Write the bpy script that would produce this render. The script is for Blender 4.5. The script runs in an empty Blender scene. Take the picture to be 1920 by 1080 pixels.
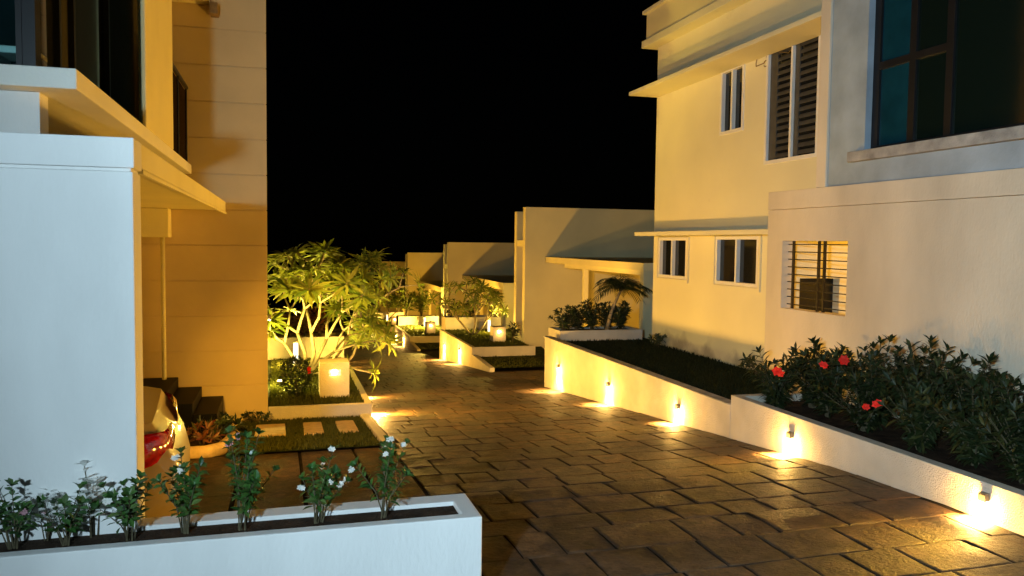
import bpy, math, random
from mathutils import Vector, Matrix, noise
R = math.radians
rnd = random.Random(7)
SC = bpy.context.scene
COL = SC.collection

# ------------------------------------------------------------------ camera
# world origin = the lens; X to the right across the lane, Y down the lane, Z up (metres)
cam_d = bpy.data.cameras.new('camera')
cam_d.sensor_width = 36; cam_d.lens = 28.19; cam_d.clip_start = 0.05; cam_d.clip_end = 2000
cam = bpy.data.objects.new('camera', cam_d); COL.objects.link(cam)
yaw, pitch, roll = R(16.0827), R(3.21788), R(0.681887)
fw = Vector((math.sin(yaw)*math.cos(pitch), math.cos(yaw)*math.cos(pitch), -math.sin(pitch)))
rt = Vector((math.cos(yaw), -math.sin(yaw), 0)); up = rt.cross(fw)
rt, up = math.cos(roll)*rt + math.sin(roll)*up, -math.sin(roll)*rt + math.cos(roll)*up
cam.matrix_world = Matrix((rt, up, -fw)).transposed().to_4x4()
SC.camera = cam
# ------------------------------------------------------------------ world, moon, exposure
W = bpy.data.worlds.new('World'); SC.world = W; W.use_nodes = True
nt = W.node_tree; bg = nt.nodes['Background']
sky = nt.nodes.new('ShaderNodeTexSky'); sky.sky_type = 'NISHITA'; sky.sun_disc = False
sky.sun_elevation = R(12); sky.sun_rotation = R(200)
nt.links.new(sky.outputs[0], bg.inputs[0]); bg.inputs[1].default_value = 0.00005
sun_d = bpy.data.lights.new('moon', 'SUN'); sun_d.energy = 0.004; sun_d.angle = R(0.5); sun_d.color = (.8, .88, 1)
sun = bpy.data.objects.new('moon', sun_d); COL.objects.link(sun); sun.rotation_euler = (R(70), 0, R(-25))
SC.view_settings.view_transform = 'Standard'; SC.view_settings.look = 'None'
SC.view_settings.exposure = 0.12; SC.view_settings.gamma = 1.0
try:
    SC.cycles.use_denoising = True
    SC.cycles.sample_clamp_indirect = 3.0
    SC.cycles.max_bounces = 6
except Exception: pass
WARM = (1.0, 0.50, 0.05)
POOLC = (1.0, 0.54, 0.12)
COOL = (0.60, 0.84, 1.0)
KB, KP = 16.5, 190.0        # strength of the beams and of the pools of the wall lamps

# ------------------------------------------------------------------ helpers
def zr(y):
    """height of the lane: level close by, then about nine percent downhill"""
    ys = (-60, 5.5, 6.9, 10, 12.7, 16.5, 28.4, 40.6, 52, 260); zs = (-2.2, -2.2, -2.27, -2.54, -2.78, -3.12, -4.21, -5.16, -6.0, -20)
    for i in range(len(ys)-1):
        if y <= ys[i+1]:
            t = (y-ys[i])/(ys[i+1]-ys[i]); return zs[i]+t*(zs[i+1]-zs[i])
    return zs[-1]

class MB:
    def __init__(s): s.v = []; s.f = []
    def add(s, vs, fs):
        b = len(s.v); s.v += [tuple(p) for p in vs]; s.f += [tuple(b+i for i in f) for f in fs]; return s
    def box(s, x0, x1, y0, y1, z0, z1):
        return s.add([(x0,y0,z0),(x1,y0,z0),(x1,y1,z0),(x0,y1,z0),(x0,y0,z1),(x1,y0,z1),(x1,y1,z1),(x0,y1,z1)],
              [(0,3,2,1),(4,5,6,7),(0,1,5,4),(1,2,6,5),(2,3,7,6),(3,0,4,7)])
    def prism_y(s, poly, y0, y1):      # poly in (x,z), counter-clockwise seen from -Y
        n = len(poly)
        vs = [(x,y0,z) for x,z in poly]+[(x,y1,z) for x,z in poly]
        return s.add(vs, [tuple(range(n)), tuple(range(2*n-1,n-1,-1))]+[(i,i+n,(i+1)%n+n,(i+1)%n) for i in range(n)])
    def prism_x(s, poly, x0, x1):      # poly in (y,z)
        n = len(poly)
        vs = [(x0,y,z) for y,z in poly]+[(x1,y,z) for y,z in poly]
        return s.add(vs, [tuple(range(n)), tuple(range(2*n-1,n-1,-1))]+[(i,i+n,(i+1)%n+n,(i+1)%n) for i in range(n)])
    def cells(s, xs, ys, zs, solid):
        """blocks on a grid, only their outside faces; solid(i,j,k) says which cells are filled"""
        nx, ny, nz = len(xs)-1, len(ys)-1, len(zs)-1
        F = lambda i,j,k: 0<=i<nx and 0<=j<ny and 0<=k<nz and solid(i,j,k)
        idx = {}
        def vi(i,j,k):
            if (i,j,k) not in idx:
                idx[(i,j,k)] = len(s.v); s.v.append((xs[i],ys[j],zs[k]))
            return idx[(i,j,k)]
        for i in range(nx):
            for j in range(ny):
                for k in range(nz):
                    if not F(i,j,k): continue
                    if not F(i-1,j,k): s.f.append((vi(i,j,k),vi(i,j,k+1),vi(i,j+1,k+1),vi(i,j+1,k)))
                    if not F(i+1,j,k): s.f.append((vi(i+1,j,k),vi(i+1,j+1,k),vi(i+1,j+1,k+1),vi(i+1,j,k+1)))
                    if not F(i,j-1,k): s.f.append((vi(i,j,k),vi(i+1,j,k),vi(i+1,j,k+1),vi(i,j,k+1)))
                    if not F(i,j+1,k): s.f.append((vi(i,j+1,k),vi(i,j+1,k+1),vi(i+1,j+1,k+1),vi(i+1,j+1,k)))
                    if not F(i,j,k-1): s.f.append((vi(i,j,k),vi(i,j+1,k),vi(i+1,j+1,k),vi(i+1,j,k)))
                    if not F(i,j,k+1): s.f.append((vi(i,j,k+1),vi(i+1,j,k+1),vi(i+1,j+1,k+1),vi(i,j+1,k+1)))
        return s
    def wall_yz(s, x0, x1, y0, y1, z0, z1, holes):
        """a wall plate facing X with rectangular openings (ya,yb,za,zb)"""
        ys = sorted({y0,y1}|{h[0] for h in holes}|{h[1] for h in holes}); zs = sorted({z0,z1}|{h[2] for h in holes}|{h[3] for h in holes})
        def solid(i,j,k):
            cy, cz = (ys[j]+ys[j+1])/2, (zs[k]+zs[k+1])/2
            return not any(h[0]<cy<h[1] and h[2]<cz<h[3] for h in holes)
        return s.cells([x0,x1], ys, zs, solid)
    def wall_xz(s, y0, y1, x0, x1, z0, z1, holes):
        xs = sorted({x0,x1}|{h[0] for h in holes}|{h[1] for h in holes}); zs = sorted({z0,z1}|{h[2] for h in holes}|{h[3] for h in holes})
        def solid(i,j,k):
            cx, cz = (xs[i]+xs[i+1])/2, (zs[k]+zs[k+1])/2
            return not any(h[0]<cx<h[1] and h[2]<cz<h[3] for h in holes)
        return s.cells(xs, [y0,y1], zs, solid)
    def tube(s, pts, rad, n=6):
        pts = [Vector(p) for p in pts]
        if not isinstance(rad, (list, tuple)): rad = [rad]*len(pts)
        b = len(s.v); a = None
        for i, p in enumerate(pts):
            t = (pts[min(i+1,len(pts)-1)]-pts[max(i-1,0)]).normalized()
            if a is None:
                a = t.orthogonal().normalized()
            a = (a - t*a.dot(t)).normalized(); c = t.cross(a)
            for k in range(n):
                q = p + rad[i]*(math.cos(2*math.pi*k/n)*a + math.sin(2*math.pi*k/n)*c); s.v.append(tuple(q))
        for i in range(len(pts)-1):
            for k in range(n):
                s.f.append((b+i*n+k, b+i*n+(k+1)%n, b+(i+1)*n+(k+1)%n, b+(i+1)*n+k))
        s.f.append(tuple(b+k for k in range(n-1,-1,-1))); s.f.append(tuple(b+(len(pts)-1)*n+k for k in range(n)))
        return s
    def leaf(s, p, d, nrm, L, w, droop=.25, fold=.25):
        """one leaf: a folded, drooping blade of six faces"""
        p = Vector(p); d = Vector(d).normalized(); nrm = Vector(nrm); sd = d.cross(nrm)
        if sd.length < 1e-4: sd = d.orthogonal()
        sd.normalize(); nn = sd.cross(d).normalized()
        prof = ((0,.06),(.3,.8),(.65,1.0),(1,.04))
        b = len(s.v)
        for t, ww in prof:
            c = p + d*(L*t) - nn*(droop*L*t*t)
            s.v.append(tuple(c - sd*(w*ww/2) + nn*(fold*w*ww/2))); s.v.append(tuple(c)); s.v.append(tuple(c + sd*(w*ww/2) + nn*(fold*w*ww/2)))
        for i in range(3):
            o = b+3*i
            s.f.append((o,o+1,o+4,o+3)); s.f.append((o+1,o+2,o+5,o+4))
    def build(s, name, mat, parent=None, bevel=0, smooth=False, seg=2):
        me = bpy.data.meshes.new(name); me.from_pydata(s.v, [], s.f); me.update()
        o = bpy.data.objects.new(name, me); COL.objects.link(o)
        if isinstance(mat, (list, tuple)):
            for m in mat: me.materials.append(m)
        else: me.materials.append(mat)
        if smooth:
            for p in me.polygons: p.use_smooth = True
        if parent is not None: o.parent = parent
        if bevel:
            m = o.modifiers.new('bevel', 'BEVEL'); m.width = bevel; m.segments = seg; m.limit_method = 'ANGLE'; m.angle_limit = R(40)
        return o

def tag(o, label, cat, group=None, kind=None):
    if label: o['label'] = label
    if cat: o['category'] = cat
    if group: o['group'] = group
    if kind: o['kind'] = kind
    return o
def thing(name, label, cat, loc=(0,0,0), rz=0, group=None):
    o = bpy.data.objects.new(name, None); COL.objects.link(o); o.location = loc; o.rotation_euler = (0,0,rz)
    o.empty_display_size = .2
    return tag(o, label, cat, group)
def struct(o): o['kind'] = 'structure'; return o
def kids(o): return [c for c in bpy.data.objects if c.parent == o]
def copy_tree(o, parent=None, keep_lights=True):
    c = o.copy(); COL.objects.link(c); c.parent = parent
    for ch in kids(o): copy_tree(ch, c)
    return c

# ------------------------------------------------------------------ materials
def mat(name, col, rough=.7, spec=.3, var=.08, vscale=3.0, bump=0., bscale=60., metal=0., col2=None, coat=0., emit=None, estr=0., stretch=None, dirt=None):
    m = bpy.data.materials.new(name); m.use_nodes = True; t = m.node_tree; b = t.nodes['Principled BSDF']
    b.inputs['Roughness'].default_value = rough; b.inputs['Metallic'].default_value = metal
    b.inputs['Specular IOR Level'].default_value = spec; b.inputs['Coat Weight'].default_value = coat
    tc = t.nodes.new('ShaderNodeTexCoord'); mp = t.nodes.new('ShaderNodeMapping'); t.links.new(tc.outputs['Object'], mp.inputs[0])
    if stretch: mp.inputs['Scale'].default_value = stretch
    n = t.nodes.new('ShaderNodeTexNoise'); n.inputs['Scale'].default_value = vscale; n.inputs['Detail'].default_value = 6; t.links.new(mp.outputs[0], n.inputs[0])
    r = t.nodes.new('ShaderNodeValToRGB'); t.links.new(n.outputs[0], r.inputs[0])
    c2 = col2 if col2 else tuple(c*(1-2*var) for c in col)
    r.color_ramp.elements[0].position = .3; r.color_ramp.elements[1].position = .7
    r.color_ramp.elements[0].color = (*c2, 1); r.color_ramp.elements[1].color = (*[min(1,c*(1+var)) for c in col], 1)
    t.links.new(r.outputs[0], b.inputs['Base Color'])
    if bump:
        n2 = t.nodes.new('ShaderNodeTexNoise'); n2.inputs['Scale'].default_value = bscale; n2.inputs['Detail'].default_value = 5; t.links.new(mp.outputs[0], n2.inputs[0])
        bp = t.nodes.new('ShaderNodeBump'); bp.inputs['Strength'].default_value = bump; bp.inputs['Distance'].default_value = .02
        n4 = t.nodes.new('ShaderNodeTexNoise'); n4.inputs['Scale'].default_value = bscale*.07; n4.inputs['Detail'].default_value = 3; t.links.new(mp.outputs[0], n4.inputs[0])
        ad = t.nodes.new('ShaderNodeMath'); ad.operation = 'MULTIPLY_ADD'; ad.inputs[1].default_value = 1.6; t.links.new(n4.outputs[0], ad.inputs[0]); t.links.new(n2.outputs[0], ad.inputs[2])
        t.links.new(ad.outputs[0], bp.inputs['Height']); t.links.new(bp.outputs[0], b.inputs['Normal'])
    if dirt is not None:
        sp = t.nodes.new('ShaderNodeSeparateXYZ'); t.links.new(tc.outputs['Object'], sp.inputs[0])
        mr = t.nodes.new('ShaderNodeMapRange'); mr.inputs['From Min'].default_value = dirt+.55; mr.inputs['From Max'].default_value = dirt; mr.inputs['To Max'].default_value = .45; t.links.new(sp.outputs['Z'], mr.inputs[0])
        n5 = t.nodes.new('ShaderNodeTexNoise'); n5.inputs['Scale'].default_value = 2.3; n5.inputs['Detail'].default_value = 7; t.links.new(tc.outputs['Object'], n5.inputs[0])
        sm = t.nodes.new('ShaderNodeMath'); sm.operation = 'ADD'; t.links.new(mr.outputs[0], sm.inputs[0]); t.links.new(n5.outputs[0], sm.inputs[1])
        rr = t.nodes.new('ShaderNodeMapRange'); rr.inputs['From Min'].default_value = .70; rr.inputs['From Max'].default_value = .95; rr.inputs['To Max'].default_value = .55; t.links.new(sm.outputs[0], rr.inputs[0])
        mx = t.nodes.new('ShaderNodeMix'); mx.data_type = 'RGBA'; t.links.new(rr.outputs[0], mx.inputs['Factor']); t.links.new(r.outputs[0], mx.inputs['A']); mx.inputs['B'].default_value = (.20,.16,.11,1)
        t.links.new(mx.outputs['Result'], b.inputs['Base Color'])
    if emit:
        b.inputs['Emission Color'].default_value = (*emit, 1); b.inputs['Emission Strength'].default_value = estr
    return m
def leaf_mat(name, cols, rough=.35, spec=.5, transl=.25):
    m = bpy.data.materials.new(name); m.use_nodes = True; t = m.node_tree; b = t.nodes['Principled BSDF']
    b.inputs['Roughness'].default_value = rough; b.inputs['Specular IOR Level'].default_value = spec
    g = t.nodes.new('ShaderNodeNewGeometry'); r = t.nodes.new('ShaderNodeValToRGB'); t.links.new(g.outputs['Random Per Island'], r.inputs[0])
    e = r.color_ramp.elements
    while len(e) < len(cols): e.new(.5)
    for i, c in enumerate(cols):
        e[i].position = i/(len(cols)-1); e[i].color = (*c, 1)
    t.links.new(r.outputs[0], b.inputs['Base Color'])
    tr = t.nodes.new('ShaderNodeBsdfTranslucent'); t.links.new(r.outputs[0], tr.inputs[0])
    mx = t.nodes.new('ShaderNodeMixShader'); mx.inputs[0].default_value = transl
    t.links.new(b.outputs[0], mx.inputs[1]); t.links.new(tr.outputs[0], mx.inputs[2]); t.links.new(mx.outputs[0], t.nodes['Material Output'].inputs[0])
    return m
def stone_mat(name, cols, rough=.5, scale=1.0):
    m = bpy.data.materials.new(name); m.use_nodes = True; t = m.node_tree; b = t.nodes['Principled BSDF']
    g = t.nodes.new('ShaderNodeNewGeometry'); r = t.nodes.new('ShaderNodeValToRGB'); t.links.new(g.outputs['Random Per Island'], r.inputs[0])
    e = r.color_ramp.elements
    while len(e) < len(cols): e.new(.5)
    for i, c in enumerate(cols):
        e[i].position = i/(len(cols)-1); e[i].color = (*c, 1)
    tc = t.nodes.new('ShaderNodeTexCoord')
    n = t.nodes.new('ShaderNodeTexNoise'); n.inputs['Scale'].default_value = 1.5*scale; n.inputs['Detail'].default_value = 10; n.inputs['Roughness'].default_value = .65
    t.links.new(tc.outputs['Object'], n.inputs[0])
    r2 = t.nodes.new('ShaderNodeValToRGB'); r2.color_ramp.elements[0].position = .36; r2.color_ramp.elements[1].position = .66
    r2.color_ramp.elements[0].color = (.22,.19,.17,1); r2.color_ramp.elements[1].color = (1.2,1.15,1.1,1); t.links.new(n.outputs[0], r2.inputs[0])
    mx = t.nodes.new('ShaderNodeMix'); mx.data_type = 'RGBA'; mx.blend_type = 'MULTIPLY'; mx.inputs['Factor'].default_value = 1
    t.links.new(r.outputs[0], mx.inputs['A']); t.links.new(r2.outputs[0], mx.inputs['B'])
    n6 = t.nodes.new('ShaderNodeTexNoise'); n6.inputs['Scale'].default_value = 7*scale; n6.inputs['Detail'].default_value = 9; n6.inputs['Roughness'].default_value = .75; t.links.new(tc.outputs['Object'], n6.inputs[0])
    r6 = t.nodes.new('ShaderNodeValToRGB'); r6.color_ramp.elements[0].position = .38; r6.color_ramp.elements[1].position = .64
    r6.color_ramp.elements[0].color = (.35,.30,.26,1); r6.color_ramp.elements[1].color = (1.35,1.25,1.15,1); t.links.new(n6.outputs[0], r6.inputs[0])
    mx2 = t.nodes.new('ShaderNodeMix'); mx2.data_type = 'RGBA'; mx2.blend_type = 'MULTIPLY'; mx2.inputs['Factor'].default_value = 1
    t.links.new(mx.outputs['Result'], mx2.inputs['A']); t.links.new(r6.outputs[0], mx2.inputs['B']); t.links.new(mx2.outputs['Result'], b.inputs['Base Color'])
    n3 = t.nodes.new('ShaderNodeTexNoise'); n3.inputs['Scale'].default_value = 22*scale; n3.inputs['Detail'].default_value = 8; n3.inputs['Roughness'].default_value = .7
    t.links.new(tc.outputs['Object'], n3.inputs[0])
    bp = t.nodes.new('ShaderNodeBump'); bp.inputs['Strength'].default_value = .9; bp.inputs['Distance'].default_value = .035
    t.links.new(n3.outputs[0], bp.inputs['Height']); t.links.new(bp.outputs[0], b.inputs['Normal'])
    r3 = t.nodes.new('ShaderNodeMapRange'); r3.inputs['To Min'].default_value = rough-.16; r3.inputs['To Max'].default_value = rough+.25
    t.links.new(n.outputs[0], r3.inputs[0]); t.links.new(r3.outputs[0], b.inputs['Roughness'])
    b.inputs['Specular IOR Level'].default_value = .45
    return m
def glass_mat(name, col, rough=.06):
    m = bpy.data.materials.new(name); m.use_nodes = True; b = m.node_tree.nodes['Principled BSDF']
    b.inputs['Base Color'].default_value = (*col,1); b.inputs['Roughness'].default_value = rough; b.inputs['Specular IOR Level'].default_value = .6
    return m

M = {}
M['white'] = mat('white plaster', (.80,.79,.76), .75, .2, .065, 1.5, .2, 40, stretch=(1,1,.4))
M['slab'] = mat('slab plaster', (.80,.78,.70), .75, .2, .04, 1.1, .18, 45)
M['ochre'] = mat('ochre cream plaster', (.80,.73,.40), .75, .2, .04, 1.1, .18, 45)
M['cream'] = mat('cream plaster', (.78,.70,.42), .75, .2, .04, 1.1, .18, 45)
M['yellow'] = mat('yellow cream plaster', (.80,.75,.52), .75, .2, .035, .8, .16, 45, dirt=-2.12)
M['pale'] = mat('pale front plaster', (.76,.67,.53), .75, .2, .11, 1.0, .24, 40, stretch=(1,1,.45))
M['grey'] = mat('grey cement plaster', (.38,.46,.54), .65, .3, .13, 2.0, .12, 30)
M['clad'] = mat('cream cladding', (.72,.56,.29), .7, .25, .05, 1.4, .12, 50)
M['retain'] = mat('textured white wall paint', (.68,.62,.52), .8, .15, .10, 1.6, .6, 70)
M['rim'] = mat('weathered rim', (.45,.43,.40), .8, .2, .2, 5, .4, 60)
M['soil'] = mat('dark soil', (.055,.035,.022), .95, .1, .3, 8, 1.0, 40)
M['dirt'] = mat('dark ground', (.025,.022,.016), .95, .1, .3, 2, .6, 20)
M['joint'] = mat('joint dirt', (.022,.017,.012), .95, .1, .3, 6, .4, 60)
M['stone'] = stone_mat('lane stones', [(.095,.060,.038),(.125,.080,.048),(.060,.043,.032),(.14,.088,.052),(.09,.068,.048)], .55)
M['tile'] = stone_mat('driveway tiles', [(.10,.058,.034),(.125,.074,.042),(.085,.052,.032)], .68, 1.4)
M['step_stone'] = mat('sandstone slabs', (.70,.50,.27), .75, .25, .12, 9, .35, 40)
M['granite'] = mat('black granite', (.0035,.0035,.004), .6, .12, .1, 20)
M['lawn'] = mat('lawn soil', (.030,.040,.012), .95, .1, .3, 6, .5, 60)
M['grass'] = leaf_mat('grass blades', [(.062,.072,.012),(.10,.105,.02),(.04,.05,.01)], .6, .2, .3)
M['grass_dark'] = leaf_mat('shaded grass blades', [(.014,.02,.006),(.022,.03,.009),(.01,.015,.005)], .7, .2, .2)  # darker copy of the grass, the raised lawn's shade put into its colour
M['frame'] = mat('white window frame', (.82,.80,.76), .4, .4, .02, 5)
M['dark_frame'] = mat('black window frame', (.012,.012,.013), .4, .4, .1, 5)
M['pane'] = glass_mat('dark window glass', (.012,.013,.014), .05)
M['teal'] = mat('teal curtain glass', (.006,.045,.07), .12, .6, .15, 4)
M['green_pane'] = glass_mat('green tinted glass', (.006,.012,.009), .08)
M['olive'] = mat('olive curtain', (.03,.026,.011), .8, .2, .12, 8, stretch=(1,8,1))
M['dark_room'] = mat('dark teal room wall', (.01,.03,.035), .7, .2, .3, 2)
M['louvre'] = mat('grey louvre', (.085,.08,.07), .5, .4, .15, 6)
M['iron'] = mat('rusty dark iron', (.012,.007,.005), .6, .4, .3, 30)
M['metal'] = mat('grey lamp metal', (.20,.19,.17), .4, .5, .1, 12, metal=.6)
M['bark'] = mat('grey bark', (.30,.25,.17), .85, .2, .2, 14, .5, 40)
M['stem'] = mat('green brown stem', (.11,.09,.05), .8, .2, .2, 20)
M['frangi'] = leaf_mat('frangipani leaves', [(.13,.18,.022),(.22,.25,.035),(.07,.12,.02),(.28,.28,.05)], .4, .4, .3)
M['garden'] = leaf_mat('glossy shrub leaves', [(.030,.10,.018),(.06,.15,.03),(.018,.06,.012),(.12,.19,.05)], .35, .5, .15)
M['oleander'] = leaf_mat('dark shrub leaves', [(.014,.028,.008),(.026,.040,.012),(.010,.018,.006),(.075,.078,.022)], .5, .3, .15)
M['pale_leaf'] = leaf_mat('pale leaves', [(.78,.78,.74),(.84,.84,.80)], .6, .2, .3)
M['dark_leaf'] = leaf_mat('dark leaves', [(.012,.025,.012),(.03,.05,.02),(.02,.03,.014)], .35, .5, .1)
M['croton'] = leaf_mat('red croton leaves', [(.16,.03,.02),(.06,.05,.02),(.22,.07,.03),(.035,.05,.02)], .4, .4, .2)
M['flower_white'] = leaf_mat('white petals', [(.80,.80,.74),(.85,.84,.78)], .6, .2, .3)
M['flower_pink'] = leaf_mat('pink petals', [(.45,.22,.25),(.55,.32,.34)], .6, .2, .3)
M['flower_red'] = leaf_mat('red petals', [(.75,.02,.015),(.85,.05,.03)], .6, .2, .35)
M['car'] = mat('beige car paint', (.44,.32,.15), .38, .4, .01, 3, coat=.35)
M['tyre'] = mat('tyre rubber', (.015,.015,.015), .85, .2, .1, 20)
M['rimmetal'] = mat('wheel alloy', (.4,.4,.4), .35, .5, .05, 10, metal=.9)
M['tail'] = mat('red lamp lens', (.45,.006,.008), .12, .6, .25, 30, coat=1.0)
M['plastic'] = mat('white plastic', (.85,.85,.85), .4, .4, .01, 3)
M['cable'] = mat('cable sheath', (.25,.16,.05), .6, .3, .1, 20)
def glow(name, col, s):
    m = bpy.data.materials.new(name); m.use_nodes = True; t = m.node_tree; t.nodes.clear()
    e = t.nodes.new('ShaderNodeEmission'); e.inputs[0].default_value = (*col,1); e.inputs[1].default_value = s
    o = t.nodes.new('ShaderNodeOutputMaterial'); t.links.new(e.outputs[0], o.inputs[0]); return m
M['glow'] = glow('lit lamp', (1.0,.80,.45), 30)
M['glow_cool'] = glow('lit cool lamp', (.8,.9,1.0), 8)

def point(loc, e, col=WARM, r=.03, parent=None):
    d = bpy.data.lights.new('bulb', 'POINT'); d.energy = e; d.color = col; d.shadow_soft_size = r
    o = bpy.data.objects.new('bulb', d); COL.objects.link(o); o.location = loc
    if parent is not None: o.parent = parent
    return o
def spot(loc, aim, e, ang, col=WARM, r=.05, blend=.6, parent=None):
    d = bpy.data.lights.new('beam', 'SPOT'); d.energy = e; d.color = col; d.shadow_soft_size = r; d.spot_size = R(ang); d.spot_blend = blend
    o = bpy.data.objects.new('beam', d); COL.objects.link(o); o.location = loc
    o.rotation_euler = (Vector(aim)).to_track_quat('-Z', 'Y').to_euler()
    if parent is not None: o.parent = parent
    return o

# ------------------------------------------------------------------ ground and lane
g = MB(); ys = [-60,-20,0,3,5.5,6.9,10,12.7,16.5,22,28.4,34,40.6,46,52,70,100,150,260]; xs = [-150,-40,-8,-1,1.2,3,5.5,8,14,40,150]
for y in ys:
    for x in xs: g.v.append((x, y, zr(y)-.16))
for j in range(len(ys)-1):
    for i in range(len(xs)-1):
        a = j*len(xs)+i; g.f.append((a,a+1,a+1+len(xs),a+len(xs)))
struct(g.build('ground', M['dirt']))

def stone_field(mb, x0, x1, y0, y1, row, wid, top, jit=.03, gap=.005, ns=4, bumpy=.003):
    y = y0; k = 0
    while y < y1-.05:
        h = min(row*rnd.uniform(.85,1.18), y1-y)
        x = x0 - rnd.uniform(0, wid*.8)
        while x < x1-.02:
            w = wid*rnd.uniform(.7,1.45); a, b = max(x,x0), min(x+w,x1); x += w
            if b-a < .08: continue
            gp = [0,.03]+[.03+.94*g_/(ns-2) for g_ in range(1,ns-2)]+[.97,1]
            q = [Vector((a+gap+rnd.uniform(0,jit)*.4, y+gap+rnd.uniform(-jit,jit)*.25)), Vector((b-gap-rnd.uniform(0,jit)*.4, y+gap+rnd.uniform(-jit,jit)*.25)),
                 Vector((b-gap-rnd.uniform(0,jit)*.4, y+h-gap+rnd.uniform(-jit,jit)*.25)), Vector((a+gap+rnd.uniform(0,jit)*.4, y+h-gap+rnd.uniform(-jit,jit)*.25))]
            tz = rnd.uniform(-.002,.002); tx, ty = rnd.uniform(-.004,.004), rnd.uniform(-.004,.004); base = len(mb.v); n = ns
            cx, cy = (a+b)/2, y+h/2; sx = rnd.uniform(0,100)
            for j in range(n+1):
                for i in range(n+1):
                    u, v = gp[i], gp[j]
                    p = (q[0]*(1-u)+q[1]*u)*(1-v)+(q[3]*(1-u)+q[2]*u)*v
                    e = min(u,1-u,v,1-v)
                    z = top(p.y)+tz+tx*(p.x-cx)+ty*(p.y-cy)+bumpy*noise.noise(Vector((p.x*5+sx,p.y*5,sx)))*2
                    if e < .01: z -= .004
                    mb.v.append((p.x,p.y,z))
            for j in range(n):
                for i in range(n):
                    o = base+j*(n+1)+i; mb.f.append((o,o+1,o+n+2,o+n+1))
            # skirt
            ring = [(0,0),(1,0),(1,1),(0,1)]
            s0 = len(mb.v); edge = [i for i in range(n+1)]+[(j+1)*(n+1)-1 for j in range(1,n+1)]+[n*(n+1)+i for i in range(n-1,-1,-1)]+[j*(n+1) for j in range(n-1,0,-1)]
            for e_ in edge:
                vx,vy,vz = mb.v[base+e_]; mb.v.append((vx,vy,vz-.05))
            m_ = len(edge)
            for i in range(m_):
                mb.f.append((base+edge[(i+1)%m_], base+edge[i], s0+i, s0+(i+1)%m_))
        y += h; k += 1
road = MB()
stone_field(road, 1.28, 5.49, 1.5, 9.6, .42, .47, zr, ns=6)
stone_field(road, 1.37, 5.49, 9.6, 16.5, .42, .46, zr, ns=4)
stone_field(road, 1.37, 8.0, 16.5, 21.2, .45, .5, zr, ns=4)
stone_field(road, 1.37, 5.49, 21.2, 30, .46, .52, zr, ns=4)
stone_field(road, 1.37, 5.49, 30, 60, .5, .55, zr, ns=3)
struct(road.build('road', M['stone'], smooth=False))
jb = MB()
jy = [0,5.5,6.9,10,12.7,16.5,21.2,28.4,40.6,52,60]
for y in jy: jb.v += [(1.2,y,zr(y)-.012),(8.2,y,zr(y)-.012)]
for i in range(len(jy)-1): jb.f.append((2*i,2*i+1,2*i+3,2*i+2))
struct(jb.build('road_bed', M['joint']))
# the tiled driveway of the near left house
dw = MB()
def drive_tiles(mb, x0, x1, y0, y1, dx, dy, top):
    x = x0
    while x < x1-.05:
        y = y1; b = min(x+dx, x1)
        while y > y0+.05:
            a = max(y-dy, y0)
            mb.add([(x+.02,a+.004,top(a)),(b-.02,a+.004,top(a)),(b-.02,y-.004,top(y)),(x+.02,y-.004,top(y)),
                    (x+.02,a+.004,top(a)-.05),(b-.02,a+.004,top(a)-.05),(b-.02,y-.004,top(y)-.05),(x+.02,y-.004,top(y)-.05)],
                   [(0,1,2,3),(0,4,5,1),(1,5,6,2),(2,6,7,3),(3,7,4,0)])
            y = a
        x = b
drive_tiles(dw, -6.0, 1.26, 4.9, 9.68, .62, 1.05, lambda y: zr(y)+.012)
struct(dw.build('driveway', M['tile']))
db = MB(); 
for y in (4.5,5.5,6.9,10,12.6): db.v += [(-6.2,y,zr(y)-.02),(1.3,y,zr(y)-.02)]
for i in range(4): db.f.append((2*i,2*i+1,2*i+3,2*i+2))
struct(db.build('driveway_bed', M['joint']))

def grass(mb, x0, x1, y0, y1, top, dens, h=.05, skip=()):
    n = int((x1-x0)*(y1-y0)*dens)
    for _ in range(n):
        x, y = rnd.uniform(x0,x1), rnd.uniform(y0,y1)
        if any(a<x<b and c<y<d for a,b,c,d in skip): continue
        z = top(y); a = rnd.uniform(0,6.28); l = h*rnd.uniform(.5,1.25); w = .006*rnd.uniform(.8,1.8)*(1+max(0,y-10)*.12)
        lx, ly = rnd.uniform(-.5,.5)*l, rnd.uniform(-.5,.5)*l
        mb.add([(x-w*math.cos(a),y-w*math.sin(a),z),(x+w*math.cos(a),y+w*math.sin(a),z),(x+lx,y+ly,z+l)], [(0,1,2)])

# ------------------------------------------------------------------ wall lamps along the lane
def make_path_lamp():
    t = thing('path_lamp', None, 'wall lamp')
    h = MB(); h.box(-.045,0,-.035,.035,0,.012); h.box(-.05,-.038,-.035,.035,-.06,0); h.box(-.038,0,-.035,-.028,-.055,0); h.box(-.038,0,.028,.035,-.055,0)
    h.build('housing', M['metal'], t, .003)
    l = MB(); l.box(-.036,-.004,-.026,.026,-.075,-.012); l.build('lens', M['glow'], t, .006)
    return t
LAMP = make_path_lamp(); used = [False]
GL = 'glowing wall lamps along the lane'
def path_lamp(x, y, z, side, label, pool=3.0, beam=25.0, rise=.62):
    if not used[0]: o = LAMP; used[0] = True
    else: o = copy_tree(LAMP)
    o.location = (x,y,z); o.rotation_euler = (0,0,0 if side < 0 else math.pi)
    tag(o, label, 'wall lamp', GL)
    spot((x+side*.075, y, z-.05), (side*.22, 0, -1), pool*KP, 105, POOLC, .025, .7)
    point((x+side*.09, y, z-.13), pool*13, POOLC, .03)
    spot((x+side*.08, y, z-.03), (side*1, 0, rise), beam*KB, 118, WARM, .06, .8)
    return o

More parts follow.
